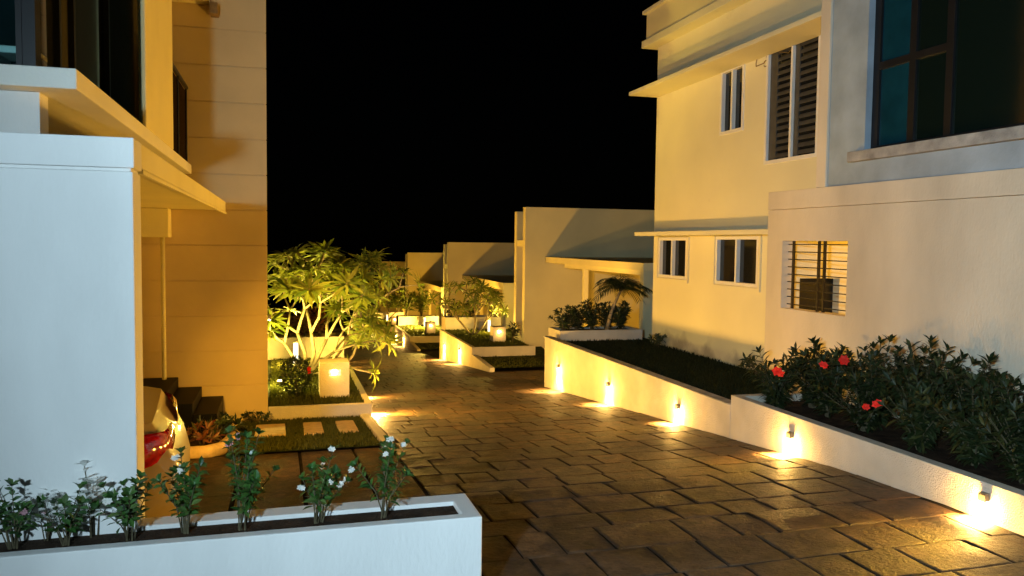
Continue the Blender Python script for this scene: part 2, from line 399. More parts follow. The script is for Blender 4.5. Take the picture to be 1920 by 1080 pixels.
# ------------------------------------------------------------------ right side: planter, retaining wall, lawn
pl = thing('planter', 'long white planter wall beside the lane holding shrubs with red flowers', 'planter', (5.5,6,-2.2))
def P(o, parent):            # parent a world-space mesh to a thing kept at its base
    o.parent = parent; o.matrix_parent_inverse = Matrix.Translation(-Vector(parent.location)); return o
w = MB(); w.cells([5.5,5.62,5.95,7.1], [2.4,8.83,8.95], [-2.7,-1.9], lambda i,j,k: i==0 or j==1)
P(w.build('planter_wall', M['retain'], None, .006), pl)
w = MB(); w.box(5.625,6.895,2.4,8.825,-2.6,-1.99); P(w.build('soil', M['soil']), pl)
rw = thing('retaining_wall', 'long white retaining wall with three glowing lamps below the dark lawn', 'retaining wall', (5.5,12.5,-2.6))
w = MB(); w.box(5.5,5.62,8.955,16.45,-3.6,-2.03); P(w.build('wall_body', M['retain'], None, .006), rw)
w = MB(); w.box(5.47,5.64,8.955,16.46,-2.028,-2.012); P(w.build('coping', M['rim'], None, .004), rw)
w = MB(); w.box(5.625,7.645,8.955,16.24,-3.6,-2.11); w.box(7.72,7.9,16.24,17.2,-3.6,-2.11); w.box(7.1,7.645,8.6,8.95,-3.6,-2.11); struct(w.build('lawn', M['lawn']))
gm = MB(); grass(gm, 5.65, 7.62, 9.0, 16.1, lambda y: -2.11, 900, .06)
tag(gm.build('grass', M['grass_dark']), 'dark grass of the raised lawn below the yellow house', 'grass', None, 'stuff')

lampdata = [(5.09,-1.99,'nearest glowing lamp on the white planter wall, below the red flowering shrubs'),
            (7.67,-2.09,'second glowing lamp on the planter wall, close to its step down'),
            (10.32,-2.30,'glowing lamp on the retaining wall nearest to the planter step'),
            (12.86,-2.42,'middle of the three glowing lamps on the long retaining wall'),
            (15.48,-2.50,'glowing lamp by the far end of the long retaining wall')]
for y, z, lab in lampdata: path_lamp(5.5, y, z, -1, lab)

# ------------------------------------------------------------------ right house
rh = thing('house', 'two storey cream and yellow house behind the retaining wall, with grey upper window wall', 'house', (9,9,-2.1))
XW = 7.65; Y1 = 15.64
wins = {'su': (12.28,13.05,1.98,3.14), 'bu': (10.25,11.63,1.33,3.20), 'sl': (14.15,15.38,-.68,.15), 'bl': (11.70,13.08,-.70,.165)}
w = MB(); w.wall_yz(XW, XW+.22, 9.0, Y1, -2.3, 4.14, list(wins.values())+[(8.9,10.352,-2.4,.79)]); P(w.build('wall', M['yellow']), rh)
w = MB(); w.box(XW+.225,14,Y1-.25,Y1,-2.3,4.14); P(w.build('side_wall', M['yellow']), rh)
w = MB(); w.box(XW+.225,14,9.0,9.2,1.0,4.14); P(w.build('side_wall', M['yellow']), rh)
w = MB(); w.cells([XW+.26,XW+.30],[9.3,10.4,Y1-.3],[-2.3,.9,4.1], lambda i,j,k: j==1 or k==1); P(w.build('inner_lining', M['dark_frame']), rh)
w = MB(); w.box(7.36,14,9.0,Y1+.2,4.143,4.29); P(w.build('roof_ledge', M['yellow'], None, .01), rh)
w = MB(); w.box(7.43,7.63,9.0,Y1+.12,4.293,4.84); w.box(7.635,14,Y1-.08,Y1+.12,4.293,4.84); P(w.build('parapet', M['cream']), rh)
w = MB(); w.box(7.36,7.70,9.0,Y1+.2,4.843,4.92); P(w.build('coping', M['yellow'], None, .008), rh)
w = MB(); w.box(7.0,XW-.002,9.3,Y1,3.10,3.175); P(w.build('sunshade', M['yellow'], None, .008), rh)
w = MB(); w.box(7.19,XW-.002,10.36,Y1,.178,.26); P(w.build('sunshade', M['yellow'], None, .008), rh)
def window(rect, split, sash=.05, fr=.06, louv=False, parent=rh, proud=.02, panes=(None,None)):
    y0,y1,z0,z1 = rect; x0, x1 = XW-proud, XW+.09
    f = MB(); ym = y0+(y1-y0)*split
    f.wall_yz(x0, x1, y0, y1, z0, z1, [(y0+fr,ym-sash/2,z0+fr,z1-fr),(ym+sash/2,y1-fr,z0+fr,z1-fr)])
    fo = P(f.build('window', M['frame'], None, .004), parent)
    for a,b in ((y0+fr,ym-sash/2),(ym+sash/2,y1-fr)):
        p = MB(); p.box(XW+.055,XW+.06,a-.01,b+.01,z0+fr-.01,z1-fr+.01)
        q = p.build('pane', M['pane']); q.parent = fo
        if louv:
            l = MB(); n = 16
            for i in range(n):
                zc = z0+fr+(z1-z0-2*fr)*(i+.5)/n
                yb = b-.2 if b>ym+.2 else b-.12
                l.add([(XW+.05,a+.02,zc+.035),(XW+.05,yb,zc+.035),(XW+.012,yb,zc-.03),(XW+.012,a+.02,zc-.03),
                       (XW+.052,a+.02,zc+.042),(XW+.052,yb,zc+.042),(XW+.014,yb,zc-.023),(XW+.014,a+.02,zc-.023)],
                      [(0,1,2,3),(4,7,6,5),(0,4,5,1),(2,6,7,3)])
            l.box(XW+.03,XW+.05,yb+.005,b-.002,z0+fr,z1-fr)
            q = l.build('louvre', M['louvre']); q.parent = fo
    return fo
window(wins['su'], .5); window(wins['bu'], .5, louv=True); window(wins['sl'], .52); window(wins['bl'], .5)
# thin sills round the lower windows
for k in ('sl','bl'):
    y0,y1,z0,z1 = wins[k]; f = MB(); f.wall_yz(XW-.03, XW-.003, y0-.07, y1+.07, z0-.07, z1+.01, [(y0-.012,y1+.012,z0-.012,z1+.005)]); P(f.build('window_surround', M['yellow']), rh)
# front block with the barred opening
XF = 6.9; YF = 10.35
op = (8.60,9.98,-.885,.075)
w = MB(); w.wall_yz(XF, XF+.2, 2.0, YF, -2.6, .52, [op]); P(w.build('front_wall', M['pale']), rh)
w = MB(); w.box(XF-.008,XF+.2,2.0,YF,.525,.785); P(w.build('string_course', M['pale'], None, .006), rh)
w = MB(); w.wall_xz(YF-.2, YF, XF+.203, 9.39, -2.6, .545, [(7.33,8.02,-2.2,-.47)]); w.box(XF+.203,XW-.003,YF-.2,YF,.546,.785); P(w.build('block_end', M['yellow']), rh)
w = MB(); w.box(XF+.203,XW+1.5,2.0,2.2,-2.6,.785); P(w.build('block_end', M['pale']), rh)
w = MB(); w.box(XF+.203,9.4,2.2,YF-.203,.55,.78); w.box(XF+.203,XW-.01,9.28,YF-.203,.783,.80); P(w.build('block_roof', M['cream']), rh)
w = MB(); w.box(9.4,9.6,2.2,YF,-2.6,.78); P(w.build('carport_wall', M['yellow']), rh)
w = MB(); w.box(7.333,8.017,YF-.06,YF-.04,-2.197,-.473); P(w.build('doorway_shade', M['dark_frame']), rh)  # black panel painted in for the darkness behind the doorway
w = MB()
for i in range(9):
    z = -.885+.96*(i+.55)/9; w.box(XF+.10,XF+.112,8.60,9.98,z-.007,z+.007)
for y in (8.605,9.16,9.28,9.84): w.box(XF+.09,XF+.12,y,y+.034,-.885,.075)
P(w.build('window_grille', M['iron']), rh)
point((8.7, 8.6, .2), 75, WARM, .06)
# upper front: frame strip, recessed grey panel and the big dark window
w = MB(); w.box(XF,XF+.35,9.08,9.28,.788,4.9); P(w.build('frame_strip', M['pale'], None, .006), rh)
w = MB(); w.wall_yz(XF+.03, XF+.25, 1.0, 9.077, .79, 4.9, [(1.5,8.40,1.19,4.5)]); P(w.build('grey_wall', M['grey']), rh)
w = MB(); w.box(XF-.08,XF+.028,1.3,8.58,1.06,1.185); P(w.build('window_sill', M['rim'], None, .008), rh)
wf = MB(); cols = [8.34, 7.76, 7.22, 6.2, 4.6, 3.0, 1.5]
wf.wall_yz(XF+.12, XF+.19, 1.5, 8.40, 1.19, 4.5, [(b+.05, a-.05, z0, z1) for a,b in zip(cols[:2],cols[1:3]) for z0,z1 in ((1.24,2.16),(2.25,3.4),(3.48,4.44))]+[(b+.05,a-.05,1.24,4.44) for a,b in zip(cols[2:-1],cols[3:])])
wfo = P(wf.build('window', M['dark_frame'], None, .004), rh)
for i,(a,b) in enumerate(zip(cols[:-1],cols[1:])):
    p = MB(); p.box(XF+.15,XF+.155,b+.04,a-.04,1.2,4.45); q = p.build('pane', M['teal'] if i==0 else M['green_pane']); q.parent = wfo
c = MB()
def arc(y, z, r, a0, a1, n=9): return [(XW-.012, y+r*math.cos(R(a0+(a1-a0)*i/n)), z+r*math.sin(R(a0+(a1-a0)*i/n))) for i in range(n+1)]
c.tube(arc(11.78,3.02,.16,190,-10,10)+arc(11.66,2.98,.05,20,330,8), .008, 5)
P(c.build('cable', M['cable']), rh); c = MB()
c.tube([(XW-.012,11.3,3.09),(XW-.012,11.05,3.02),(XW-.012,10.95,3.06)], .006, 5)
P(c.build('cable', M['cable']), rh)

# ------------------------------------------------------------------ left house
def make_left_house():
    h = thing('house', 'near cream house with an open carport, white end wall and grooved tall side wall', 'house', (-3.5,8.7,-2.3))
    w = MB(); w.box(-7,-.78,4.83,5.08,-2.9,.365); w.box(-7,-.772,4.822,5.08,.385,.55); w.box(-7,-.79,4.84,5.07,.365,.385); P(w.build('end_wall', M['white'], None, .006), h)
    w = MB(); w.box(-7,-.80,5.083,12.54,.43,.545); P(w.build('carport_roof', M['ochre']), h)
    w = MB(); w.prism_y([(-.797,.372),(-.765,.372),(-.765,.395),(-.782,.41),(-.782,.55),(-.797,.55)],5.083,12.54); P(w.build('fascia', M['ochre']), h)
    w = MB(); w.box(-3.2,-1.52,12.2,12.54,.02,.427); P(w.build('beam', M['ochre'], None, .01), h)
    # tall wall with grooves
    w = MB(); w.box(-7,-.212,12.565,12.85,-3.3,5.35); P(w.build('tall_wall', M['clad']), h)
    gz = [-3.2]+[-2.17+.5215*i for i in range(14)]+[5.36]
    w = MB()
    for a,b in zip(gz[:-1],gz[1:]): w.box(-7,-.20,12.55,12.562,a+.008,b-.008)
    P(w.build('cladding', M['clad'], None, .003), h)
    # upper floor: balcony slab, pier, rooms
    w = MB(); w.box(-7,-1.24,5.71,12.5,.94,1.07); P(w.build('balcony_slab', M['slab'], None, .008), h)
    w = MB(); w.cells([-1.615,-1.285,-1.243],[8.49,10.46,10.53],[1.073,3.37], lambda i,j,k: i==1 or j==1); P(w.build('pier', M['ochre'], None, .012), h)  # return at the far end is added, unseen, to block light
    w = MB(); w.box(-7,-.97,5.75,12.545,3.375,3.62); P(w.build('upper_slab', M['ochre'], None, .008), h)
    w = MB(); w.box(-.96,-.85,12.3,12.545,3.20,3.36); P(w.build('rain_spout', M['cable'], None, .01), h)
    w = MB(); w.box(-7,-1.50,5.9,6.1,.553,.937); P(w.build('base_wall', M['white']), h)
    cuts = [6.40,6.98,7.43,8.84,11.0,12.35]
    w = MB(); w.wall_yz(-1.70,-1.62,6.3,12.5,1.073,3.37,[(a+.03,b-.03,1.12,3.3) for a,b in zip(cuts[:-1],cuts[1:])])
    wf = P(w.build('balcony_door', M['dark_frame']), h)
    for i,(a,b) in enumerate(zip(cuts[:-1],cuts[1:])):
        p = MB(); p.box(-1.67,-1.665,a+.02,b-.02,1.1,3.32); q = p.build('pane', M['olive'] if i in (1,3) else M['pane']); q.parent = wf
    w = MB(); w.wall_xz(6.3,6.38,-7,-1.703,1.073,3.37,[(-3.4,-1.74,1.085,3.3),(-6.8,-3.5,1.09,3.3)]); wg = P(w.build('window', M['dark_frame']), h)
    p = MB(); p.box(-3.45,-1.72,6.335,6.34,1.08,3.32); q = p.build('pane', M['clear']); q.parent = wg
    p = MB(); p.box(-6.85,-3.46,6.335,6.34,1.08,3.32); q = p.build('pane', M['green_pane']); q.parent = wg
    w = MB(); w.box(-7,-1.71,8.2,8.3,1.073,3.37); P(w.build('room_wall', M['dark_room']), h)
    w = MB(); w.tube([(-1.30,10.56,2.17),(-1.30,12.52,2.17)],.028,8)
    for y in (10.6,11.5,12.45): w.tube([(-1.30,y,1.07),(-1.30,y,2.16)],.016,6)
    rl = P(w.build('railing', M['dark_frame']), h)
    p = MB(); p.box(-1.305,-1.297,10.6,12.45,1.12,2.1); q = p.build('glass_panel', M['smoke']); q.parent = rl
    # carport back wall, drain pipe
    w = MB(); w.box(-3.6,-3.4,5.083,12.2,-2.9,.427); P(w.build('carport_wall', M['ochre']), h)
    w = MB(); w.tube([(-1.62,12.36,.02),(-1.62,12.36,-2.5)],.03,10); P(w.build('drain_pipe', M['ochre'], None, smooth=True), h)
    return h
def thin_glass(name, tint, gl):
    m = bpy.data.materials.new(name); m.use_nodes = True; t = m.node_tree; t.nodes.clear()
    a = t.nodes.new('ShaderNodeBsdfTransparent'); a.inputs[0].default_value = (*tint,1); b = t.nodes.new('ShaderNodeBsdfGlossy'); b.inputs['Roughness'].default_value = .03
    x = t.nodes.new('ShaderNodeMixShader'); x.inputs[0].default_value = gl; o = t.nodes.new('ShaderNodeOutputMaterial')
    t.links.new(a.outputs[0], x.inputs[1]); t.links.new(b.outputs[0], x.inputs[2]); t.links.new(x.outputs[0], o.inputs[0]); return m
M['clear'] = thin_glass('clear tinted glass', (.82,.97,.96), .06)
M['smoke'] = thin_glass('smoked glass', (.30,.24,.14), .06)
lh = make_left_house()
st = thing('staircase', 'three black granite steps rising along the grooved wall', 'steps', (-1.6,11.9,-2.6))
w = MB()
for i,(xa,xb,zt) in enumerate(((-.83,-1.13,-2.32),(-1.13,-1.45,-2.17),(-1.45,-3.3,-2.02))): w.box(xb,xa-.002,11.25,12.535,-2.85,zt)
P(w.build('steps', M['granite'], None, .006), st)
ch = thing('reflection_shape', 'white bent shape standing for a reflection in the upstairs glass by the balcony', 'reflection shape', (-1.765,6.62,1.075))  # solid shape added in place of a white chair's reflection
w = MB(); w.box(-.2,.10,-.16,.16,.215,.265); w.build('shape_top', M['plastic'], ch, .008)
w = MB(); w.box(-.2,-.14,-.15,.15,.026,.2145); w.build('leg', M['plastic'], ch, .006)
w = MB(); w.box(-.2,.08,-.15,.15,0,.025); w.build('foot', M['plastic'], ch, .006)

# front planter
fp = thing('planter', 'white planter box in the foreground holding young flowering shrubs', 'planter', (-.5,4.8,-2.2))
w = MB(); w.cells([-3.2,1.03,1.14],[4.53,4.61,4.84,4.99],[-2.7,-1.62], lambda i,j,k: j!=1 or i==1)
P(w.build('box', M['white'], None, .008), fp)
w = MB(); w.box(-3.2,1.028,4.612,4.838,-2.6,-1.645); P(w.build('soil', M['soil']), fp)

# left garden, lower lawn, kerbs, stepping stones
w = MB()
for y0,y1 in ((9.7,11),(11,12.55)):
    w.add([(-.62,y0,zr(y0)+.03),(1.17,y0,zr(y0)+.03),(1.17,y1,zr(y1)+.03),(-.62,y1,zr(y1)+.03)],[(0,1,2,3)])
struct(w.build('lawn', M['lawn']))
w = MB(); w.box(-.195,1.255,12.66,17.8,-3.2,-2.56); w.box(-6,-.2,12.86,17.8,-3.2,-2.56); struct(w.build('lawn', M['lawn']))
w = MB(); w.prism_x([(9.62,zr(9.62)-.1),(12.545,zr(12.545)-.2),(12.545,zr(12.545)+.075),(9.62,zr(9.62)+.075)],1.175,1.30)
tag(w.build('kerb', M['retain'], None, .008), 'low sloping cream kerb between the stepping stones and the lane', 'kerb')
w = MB(); w.cells([-.195,1.26,1.36],[12.55,12.65,16.6],[-3.4,-2.535], lambda i,j,k: j==0 or i==1)
tag(w.build('garden_wall', M['retain'], None, .008), 'low cream corner wall holding the lit lawn with the box lamp', 'garden wall')
for i,(xa,xb) in enumerate(((-.36,.06),(.29,.55),(.74,1.02))):
    w = MB(); w.box(-.13 if i else -.2,(xb-xa)/2 if 0 else .13 if i else .2,-.56,.56,-.03,.012)
    o = w.build('stepping_stone', M['step_stone'], None, .008); xm = (xa+xb)/2; o.location = (xm,11.4,zr(11.4)+.05); o.rotation_euler = (math.atan(-.09),0,rnd.uniform(-.02,.02))
    tag(o, ('stepping stone partly hidden behind the pink flowered shrub','middle one of the three sandstone stepping stones','stepping stone closest to the sloping kerb')[i], 'stepping stone', 'stepping stones in the lower lawn')
gm = MB(); SK = ((-.36,.06,10.85,11.95),(.29,.55,10.85,11.95),(.74,1.02,10.85,11.95))
grass(gm, -.6, 1.16, 9.75, 12.5, lambda y: zr(y)+.03, 2600, .045, SK)
tag(gm.build('grass', M['grass']), 'short grass round the stepping stones', 'grass', None, 'stuff')
gm = MB(); grass(gm, -.19, 1.25, 12.68, 17.75, lambda y: -2.56, 1600, .05)
tag(gm.build('grass', M['grass']), 'lamp lit grass of the corner lawn with the frangipani tree', 'grass', None, 'stuff')
bp = thing('planter', 'long low planter wall behind the frangipani tree, red croton plants in it', 'planter', (.2,18,-2.5))
w = MB(); w.cells([-3,1.2,1.32],[17.82,17.94,18.5,18.6],[-3.3,-2.09], lambda i,j,k: j!=1 or i==1); P(w.build('planter_wall', M['retain'], None, .006), bp)
w = MB(); w.box(-3,1.198,17.942,18.498,-3.2,-2.16); P(w.build('soil', M['soil']), bp)
bd = thing('flower_bed', 'rounded cream edged flower bed at the foot of the black steps', 'flower bed', (-.72,11.0,-2.6))
w = MB(); pts = [(-1.15,10.1),(-1.12,9.95),(-1.0,9.88),(-.85,9.9),(-.70,10.1),(-.63,10.7),(-.62,11.2)]
w.tube([(x,y,zr(y)+.03) for x,y in pts], .09, 10); P(w.build('kerb', M['step_stone'], None, smooth=True), bd)
w = MB(); vs = [(x,y,zr(y)+.05) for x,y in pts]+[(-.62,11.24,zr(11.24)+.05),(-1.15,11.24,zr(11.24)+.05)]; w.add(vs,[tuple(range(len(vs)))]); P(w.build('soil', M['soil']), bd)

def make_box_lamp():
    t = thing('box_lamp', None, 'garden lamp')
    b = MB(); b.wall_xz(-.235,.235,-.235,.235,0,.56,[]) if 0 else b.cells([-.235,-.09,.09,.235],[-.235,-.13,.235],[-.1,.34,.44,.56], lambda i,j,k: not(i==1 and j==0 and k==1))
    b.build('body', M['retain'], t, .006)
    l = MB(); l.tube([(0,-.155,.39),(0,-.132,.39)],.042,14); l.build('lens', M['glow'], t, .004)
    return t
BOX = make_box_lamp(); box_used = [False]
def box_lamp(x,y,z,label,e=.9,beam=40,s=1,face=0):
    if not box_used[0]: o = BOX; box_used[0] = True
    else: o = copy_tree(BOX)
    o.location = (x,y,z); o.scale = (s,s,s); o.rotation_euler = (0,0,face); tag(o, label, 'garden lamp', 'square box lamps on the lawns')
    dx, dy = math.sin(face), -math.cos(face)
    point((x+dx*.30,y+dy*.30,z+.36*s), e, POOLC, .04)
    return o
box_lamp(.835,13.515,-2.54,'square cream box lamp on the corner lawn beside the round dark bush')
def make_tube_lamp():
    t = thing('tube_lamp', None, 'garden lamp')
    b = MB(); b.tube([(0,0,0),(0,0,.06)],.06,12); b.build('foot', M['metal'], t); b = MB(); b.tube([(0,0,.46),(0,0,.49)],.055,12); b.build('cap', M['metal'], t)
    l = MB(); l.tube([(0,0,.061),(0,0,.459)],.05,12); l.build('glass_tube', M['tubeglow'], t, smooth=True)
    return t
M['tubeglow'] = glow('lit tube', (1,.9,.62), 2.2)
TUB = make_tube_lamp(); tub_used = [False]
def tube_lamp(x,y,z,label,e=30):
    if not tub_used[0]: o = TUB; tub_used[0] = True
    else: o = copy_tree(TUB)
    o.location = (x,y,z); tag(o, label, 'garden lamp', 'white tube lamps by the planters')
    point((x,y-.12,z+.3), e*6, (1,.64,.10), .05)
    return o
tube_lamp(.28,16.82,-2.55,'white tube lamp standing behind the stems of the frangipani tree',42)

# lamps of the left kerb, facing the lane
path_lamp(1.36,12.95,-2.60,1,'wall lamp hidden on the lane side of the corner lawn wall', 17, 33, .26)
path_lamp(1.36,15.6,-2.75,1,'wall lamp farther along the lane side of the corner lawn wall', 11, 23, .26)

# ------------------------------------------------------------------ the lots further down the lane
def far_lot(k, dy, dz, ztop, labels, tree=True):
    def T(y): return y+dy
    h = thing('house', labels[0], 'house', (9.5,21+dy,-3.3+dz))
    w = MB(); w.box(7.42,14.5,24.3+dy,24.55+dy,-4.2+dz,ztop); P(w.build('tall_wall', M['cream'], None, .006), h)
    w = MB(); w.box(7.5,8.4,25.55+dy,25.78+dy,-4.2+dz,ztop-.10); w.box(8.1,8.4,24.553+dy,25.547+dy,-4.2+dz,ztop-.5); P(w.build('portal_wall', M['cream'], None, .006), h)
    w = MB(); w.box(7.52,8.09,24.553+dy,25.547+dy,ztop-1.25,ztop-1.05); P(w.build('lintel', M['cream']), h)
    w = MB(); w.box(8.05,8.095,24.65+dy,24.95+dy,-2.9+dz,ztop-1.3); P(w.build('slot_window', M['dark_frame']), h)
    w = MB(); w.prism_x([(24.56+dy,-3.9+dz),(25.54+dy,-3.9+dz),(25.54+dy,-2.62+dz),(24.56+dy,-3.25+dz)],7.5,7.62); P(w.build('stair_wall', M['cream']), h)
    w = MB(); w.box(8.09,14.5,17.05+dy,24.297+dy,-.61+dz,-.43+dz); P(w.build('carport_roof', M['cream'], None, .006), h)
    w = MB(); w.box(8.14,8.34,17.3+dy,22.6+dy,-.72+dz,-.613+dz); P(w.build('beam', M['cream']), h)
    w = MB(); w.box(8.16,8.30,21.03+dy,21.17+dy,-3.9+dz,-.723+dz); P(w.build('post', M['cream'], None, .006), h)
    w = MB(); w.box(8.12,14.5,17.10+dy,17.297+dy,-4.0+dz,-.613+dz); P(w.build('end_wall', M['cream'], None, .006), h)
    w = MB(); w.box(12.6,12.8,17.3+dy,24.297+dy,-4.0+dz,-.613+dz); P(w.build('carport_wall', M['cream']), h)
    # garden in front of it, behind its own retaining wall
    rw = thing('retaining_wall', labels[1], 'retaining wall', (5.5,26+dy,-3.6+dz))
    w = MB(); w.cells([5.5,5.62,7.5],[23.33+dy,23.45+dy,28.45+dy],[-5.2+dz,-3.15+dz], lambda i,j,k: j==0 or i==0); P(w.build('wall_body', M['retain'], None, .006), rw)
    w = MB(); w.prism_x([(21.2+dy,-5+dz),(23.327+dy,-5+dz),(23.327+dy,-3.36+dz),(21.2+dy,-3.44+dz)],5.5,5.64); P(w.build('kerb', M['retain']), rw)
    w = MB(); w.box(5.625,7.41,23.455+dy,28.5+dy,-4.8+dz,-3.19+dz); w.box(7.41,8.1,24.56+dy,28.5+dy,-4.8+dz,-3.195+dz)
    w.add([(5.645,21.2+dy,-3.46+dz),(8.0,21.2+dy,-3.46+dz),(8.0,23.32+dy,-3.44+dz),(5.645,23.32+dy,-3.44+dz)],[(0,1,2,3)]); w.add([(7.41,23.32+dy,-3.44+dz),(8.0,23.32+dy,-3.44+dz),(8.0,24.29+dy,-3.3+dz),(7.51,24.29+dy,-3.3+dz)],[(0,1,2,3)])
    struct(w.build('lawn', M['lawn']))
    gm = MB(); grass(gm, 5.65, 7.4, 23.5+dy, 28.3+dy, lambda y: -3.19+dz, 500 if k==1 else 150, .07); grass(gm, 5.66, 7.3, 21.25+dy, 23.3+dy, lambda y: -3.46+dz, 350 if k==1 else 80, .06)
    tag(gm.build('grass', M['grass']), labels[2], 'grass', None, 'stuff')
    p = thing('planter', labels[3], 'planter', (6.6,28.7+dy,-3.2+dz))
    w = MB(); w.cells([5.75,5.87,7.72,7.84],[28.6+dy,28.72+dy,29.3+dy,29.4+dy],[-4.9+dz,-2.74+dz], lambda i,j,k: not(j==1 and i==1)); P(w.build('planter_wall', M['retain'], None, .006), p)
    w = MB(); w.box(5.872,7.718,28.722+dy,29.298+dy,-4.8+dz,-2.80+dz); P(w.build('soil', M['soil']), p)
    return h
far_lot(1, 0, 0, 1.14, ('flat roofed house with a tall fin wall and carport next to the yellow house','second retaining wall down the lane, two glowing lamps on it','grass of the garden with the small twisted tree','planter wall behind the small twisted tree'))
far_lot(2, 12.2, -1.09, 0.0, ('flat roofed house with a tall fin wall, second one beyond the yellow house','third retaining wall down the lane, two small glowing lamps on it','grass of the third garden down the lane','planter wall in the third garden down the lane'))
far_lot(3, 24.5, -1.95, -.66, ('brightly lit flat roofed house with a fin wall, third one beyond the yellow house','far low retaining wall at the bend of the lane','grass of the fourth garden down the lane','far planter wall with bright lit leaves in it'))
far_lot(4, 38.2, -3.1, -1.55, ('farthest house, only its fin wall shows over the leaves','farthest retaining wall of the lane','grass of the farthest garden','farthest planter wall of the lane'))
nm = ['second','third','fourth','fifth']
for k,(dy,dz) in enumerate(((0,0),(12.2,-1.05),(24.5,-1.95),(38.2,-3.1))):
    path_lamp(5.5,27.58+dy,-3.56+dz,-1,f'glowing lamp at the far end of the {nm[k]} retaining wall', 3.5, 30)
    path_lamp(5.5,25.05+dy,-3.40+dz,-1,f'glowing lamp nearer to us on the {nm[k]} retaining wall', 3.5, 30)
bl = ['box lamp on the lawn under the small twisted tree','box lamp standing on the lawn of the third garden','tiny box lamp in the fourth garden, under bright leaves','tiny box lamp in the farthest garden']
for k,(dy,dz) in enumerate(((0,0),(12.2,-1.05),(24.5,-1.95),(38.2,-3.1))):
    box_lamp(6.72,24.9+dy,-3.2+dz,bl[k], 4, s=.9)
tube_lamp(7.05,27.3,-3.19,'white tube lamp on the lawn in front of the small twisted tree planter', 30)
tube_lamp(6.9,39.6,-4.27,'tube lamp far down by the third garden planter', 260)
tube_lamp(6.6,52.0,-5.2,'farthest tube lamp, under the bright leaves', 90)
# far left houses: the same design repeated down the hill
l2 = copy_tree(lh); l2.location = Vector(lh.location)+Vector((0,11.95,-1.08)); tag(l2, 'next cream house down the hill, a strip of wall behind the grooved wall', 'house')
gw = MB(); gw.cells([-.195,1.26,1.36],[24.5,24.6,28.6],[-4.6,-3.6], lambda i,j,k: j==0 or i==1)
tag(gw.build('garden_wall', M['retain'], None, .008), 'low garden wall of the next house on the frangipani side of the lane', 'garden wall')
path_lamp(1.36,25.0,-3.75,1,'wall lamp on the next garden wall beyond the frangipani tree', 3, 60)
path_lamp(1.36,27.8,-3.95,1,'wall lamp far along the next garden wall beyond the frangipani tree', 3, 60)

# ------------------------------------------------------------------ plants
def whorl(mb, p, d, n, L, w, spread=1.0, droop=.3, jit=.25):
    d = Vector(d).normalized(); a = d.orthogonal().normalized(); b = d.cross(a); o = rnd.uniform(0,6.28)
    for i in range(n):
        t = o+i*2.4; e = spread*rnd.uniform(.6,1.15)
        v = (a*math.cos(t)+b*math.sin(t))*math.sin(e) + d*math.cos(e)
        mb.leaf(Vector(p)-d*rnd.uniform(0,L*.15), v+Vector((rnd.uniform(-jit,jit),)*3)*.3, d, L*rnd.uniform(.7,1.15), w*rnd.uniform(.8,1.15), droop*rnd.uniform(.4,1.5))
def petals(mb, p, d, n, L, w):
    d = Vector(d).normalized(); a = d.orthogonal().normalized(); b = d.cross(a); o = rnd.uniform(0,6)
    for i in range(n):
        t = o+i*6.283/n; mb.leaf(p, (a*math.cos(t)+b*math.sin(t))+d*.45, d, L, w, .25, .1)
def shrub(name, label, base, h, spread, nst, leafL, leafW, lm, group, flower=None, nfl=0, cat='shrub', flL=.03, step=None, lean=(0,0), lowest=.25, stem_r=.006, per=3):
    t = thing(name, label, cat, base, 0, group)
    S, Lf, Fl = MB(), MB(), MB(); tips = []
    for i in range(nst):
        a = rnd.uniform(0,6.283); q = spread*math.sqrt(rnd.uniform(.02,1)); hh = h*rnd.uniform(.62,1.04)*(1-.25*(q/spread)**2 if spread else 1)
        tip = Vector((q*math.cos(a)+lean[0], q*math.sin(a)+lean[1], hh)); b0 = Vector((rnd.uniform(-.02,.02),rnd.uniform(-.02,.02),-.02))
        mid = b0.lerp(tip,.5)*1.0; mid.x *= .6; mid.y *= .6
        pts = [b0, mid, tip]; S.tube(pts, [stem_r*1.4,stem_r,stem_r*.5], 5)
        st = step or leafL*.42; n = max(2,int(hh*(1-lowest)/st))
        for j in range(n):
            u = lowest+(1-lowest)*(j+1)/n; p = (b0.lerp(mid,u*2) if u<.5 else mid.lerp(tip,u*2-1)); dd = (tip-mid).normalized()
            whorl(Lf, p, dd, per if j<n-1 else 6, leafL*(.75+.35*math.sin(u*3)), leafW, 1.1 if j<n-1 else .75)
        tips.append((tip,(tip-mid).normalized()))
    S.build('stem', M['stem'], t); Lf.build('foliage', lm, t)
    if flower:
        for i in range(nfl):
            tip, d = tips[i%len(tips)]; c = tip+Vector((rnd.uniform(-.03,.03),rnd.uniform(-.03,.03),rnd.uniform(-.06,.02)))
            F = MB()
            for q in range(4 if flL<.028 else 3): petals(F, c+Vector((rnd.uniform(-1,1),rnd.uniform(-1,1),rnd.uniform(-.5,.8)))*flL*.7, (rnd.uniform(-.5,.5),-1,rnd.uniform(0,.9)), 5, flL, flL*.7)
            F.build('flower', flower, t)
    return t
G1 = 'young flowering shrubs in the foreground planter'
fsh = [(-1.36,4.72,.34,'flower_pink',2,'pinkish flowered shrub at the picture edge end of the foreground planter'),
       (-1.12,4.70,.32,'flower_pink',2,'shrub with one dusty pink bloom in front of the white wall'),
       (-.80,4.70,.36,'flower_white',2,'dense deep green shrub in front of the wall corner and the car'),
       (-.52,4.74,.42,'flower_white',3,'tall leafy shrub with white buds in front of the black steps'),
       (-.22,4.72,.56,'flower_pink',2,'tallest foreground shrub with pale pink blooms on top'),
       (.20,4.73,.44,'flower_white',6,'shrub with the most white blooms, in front of the tiled driveway'),
       (.58,4.73,.46,'flower_white',5,'white flowered shrub at the lane end of the foreground planter')]
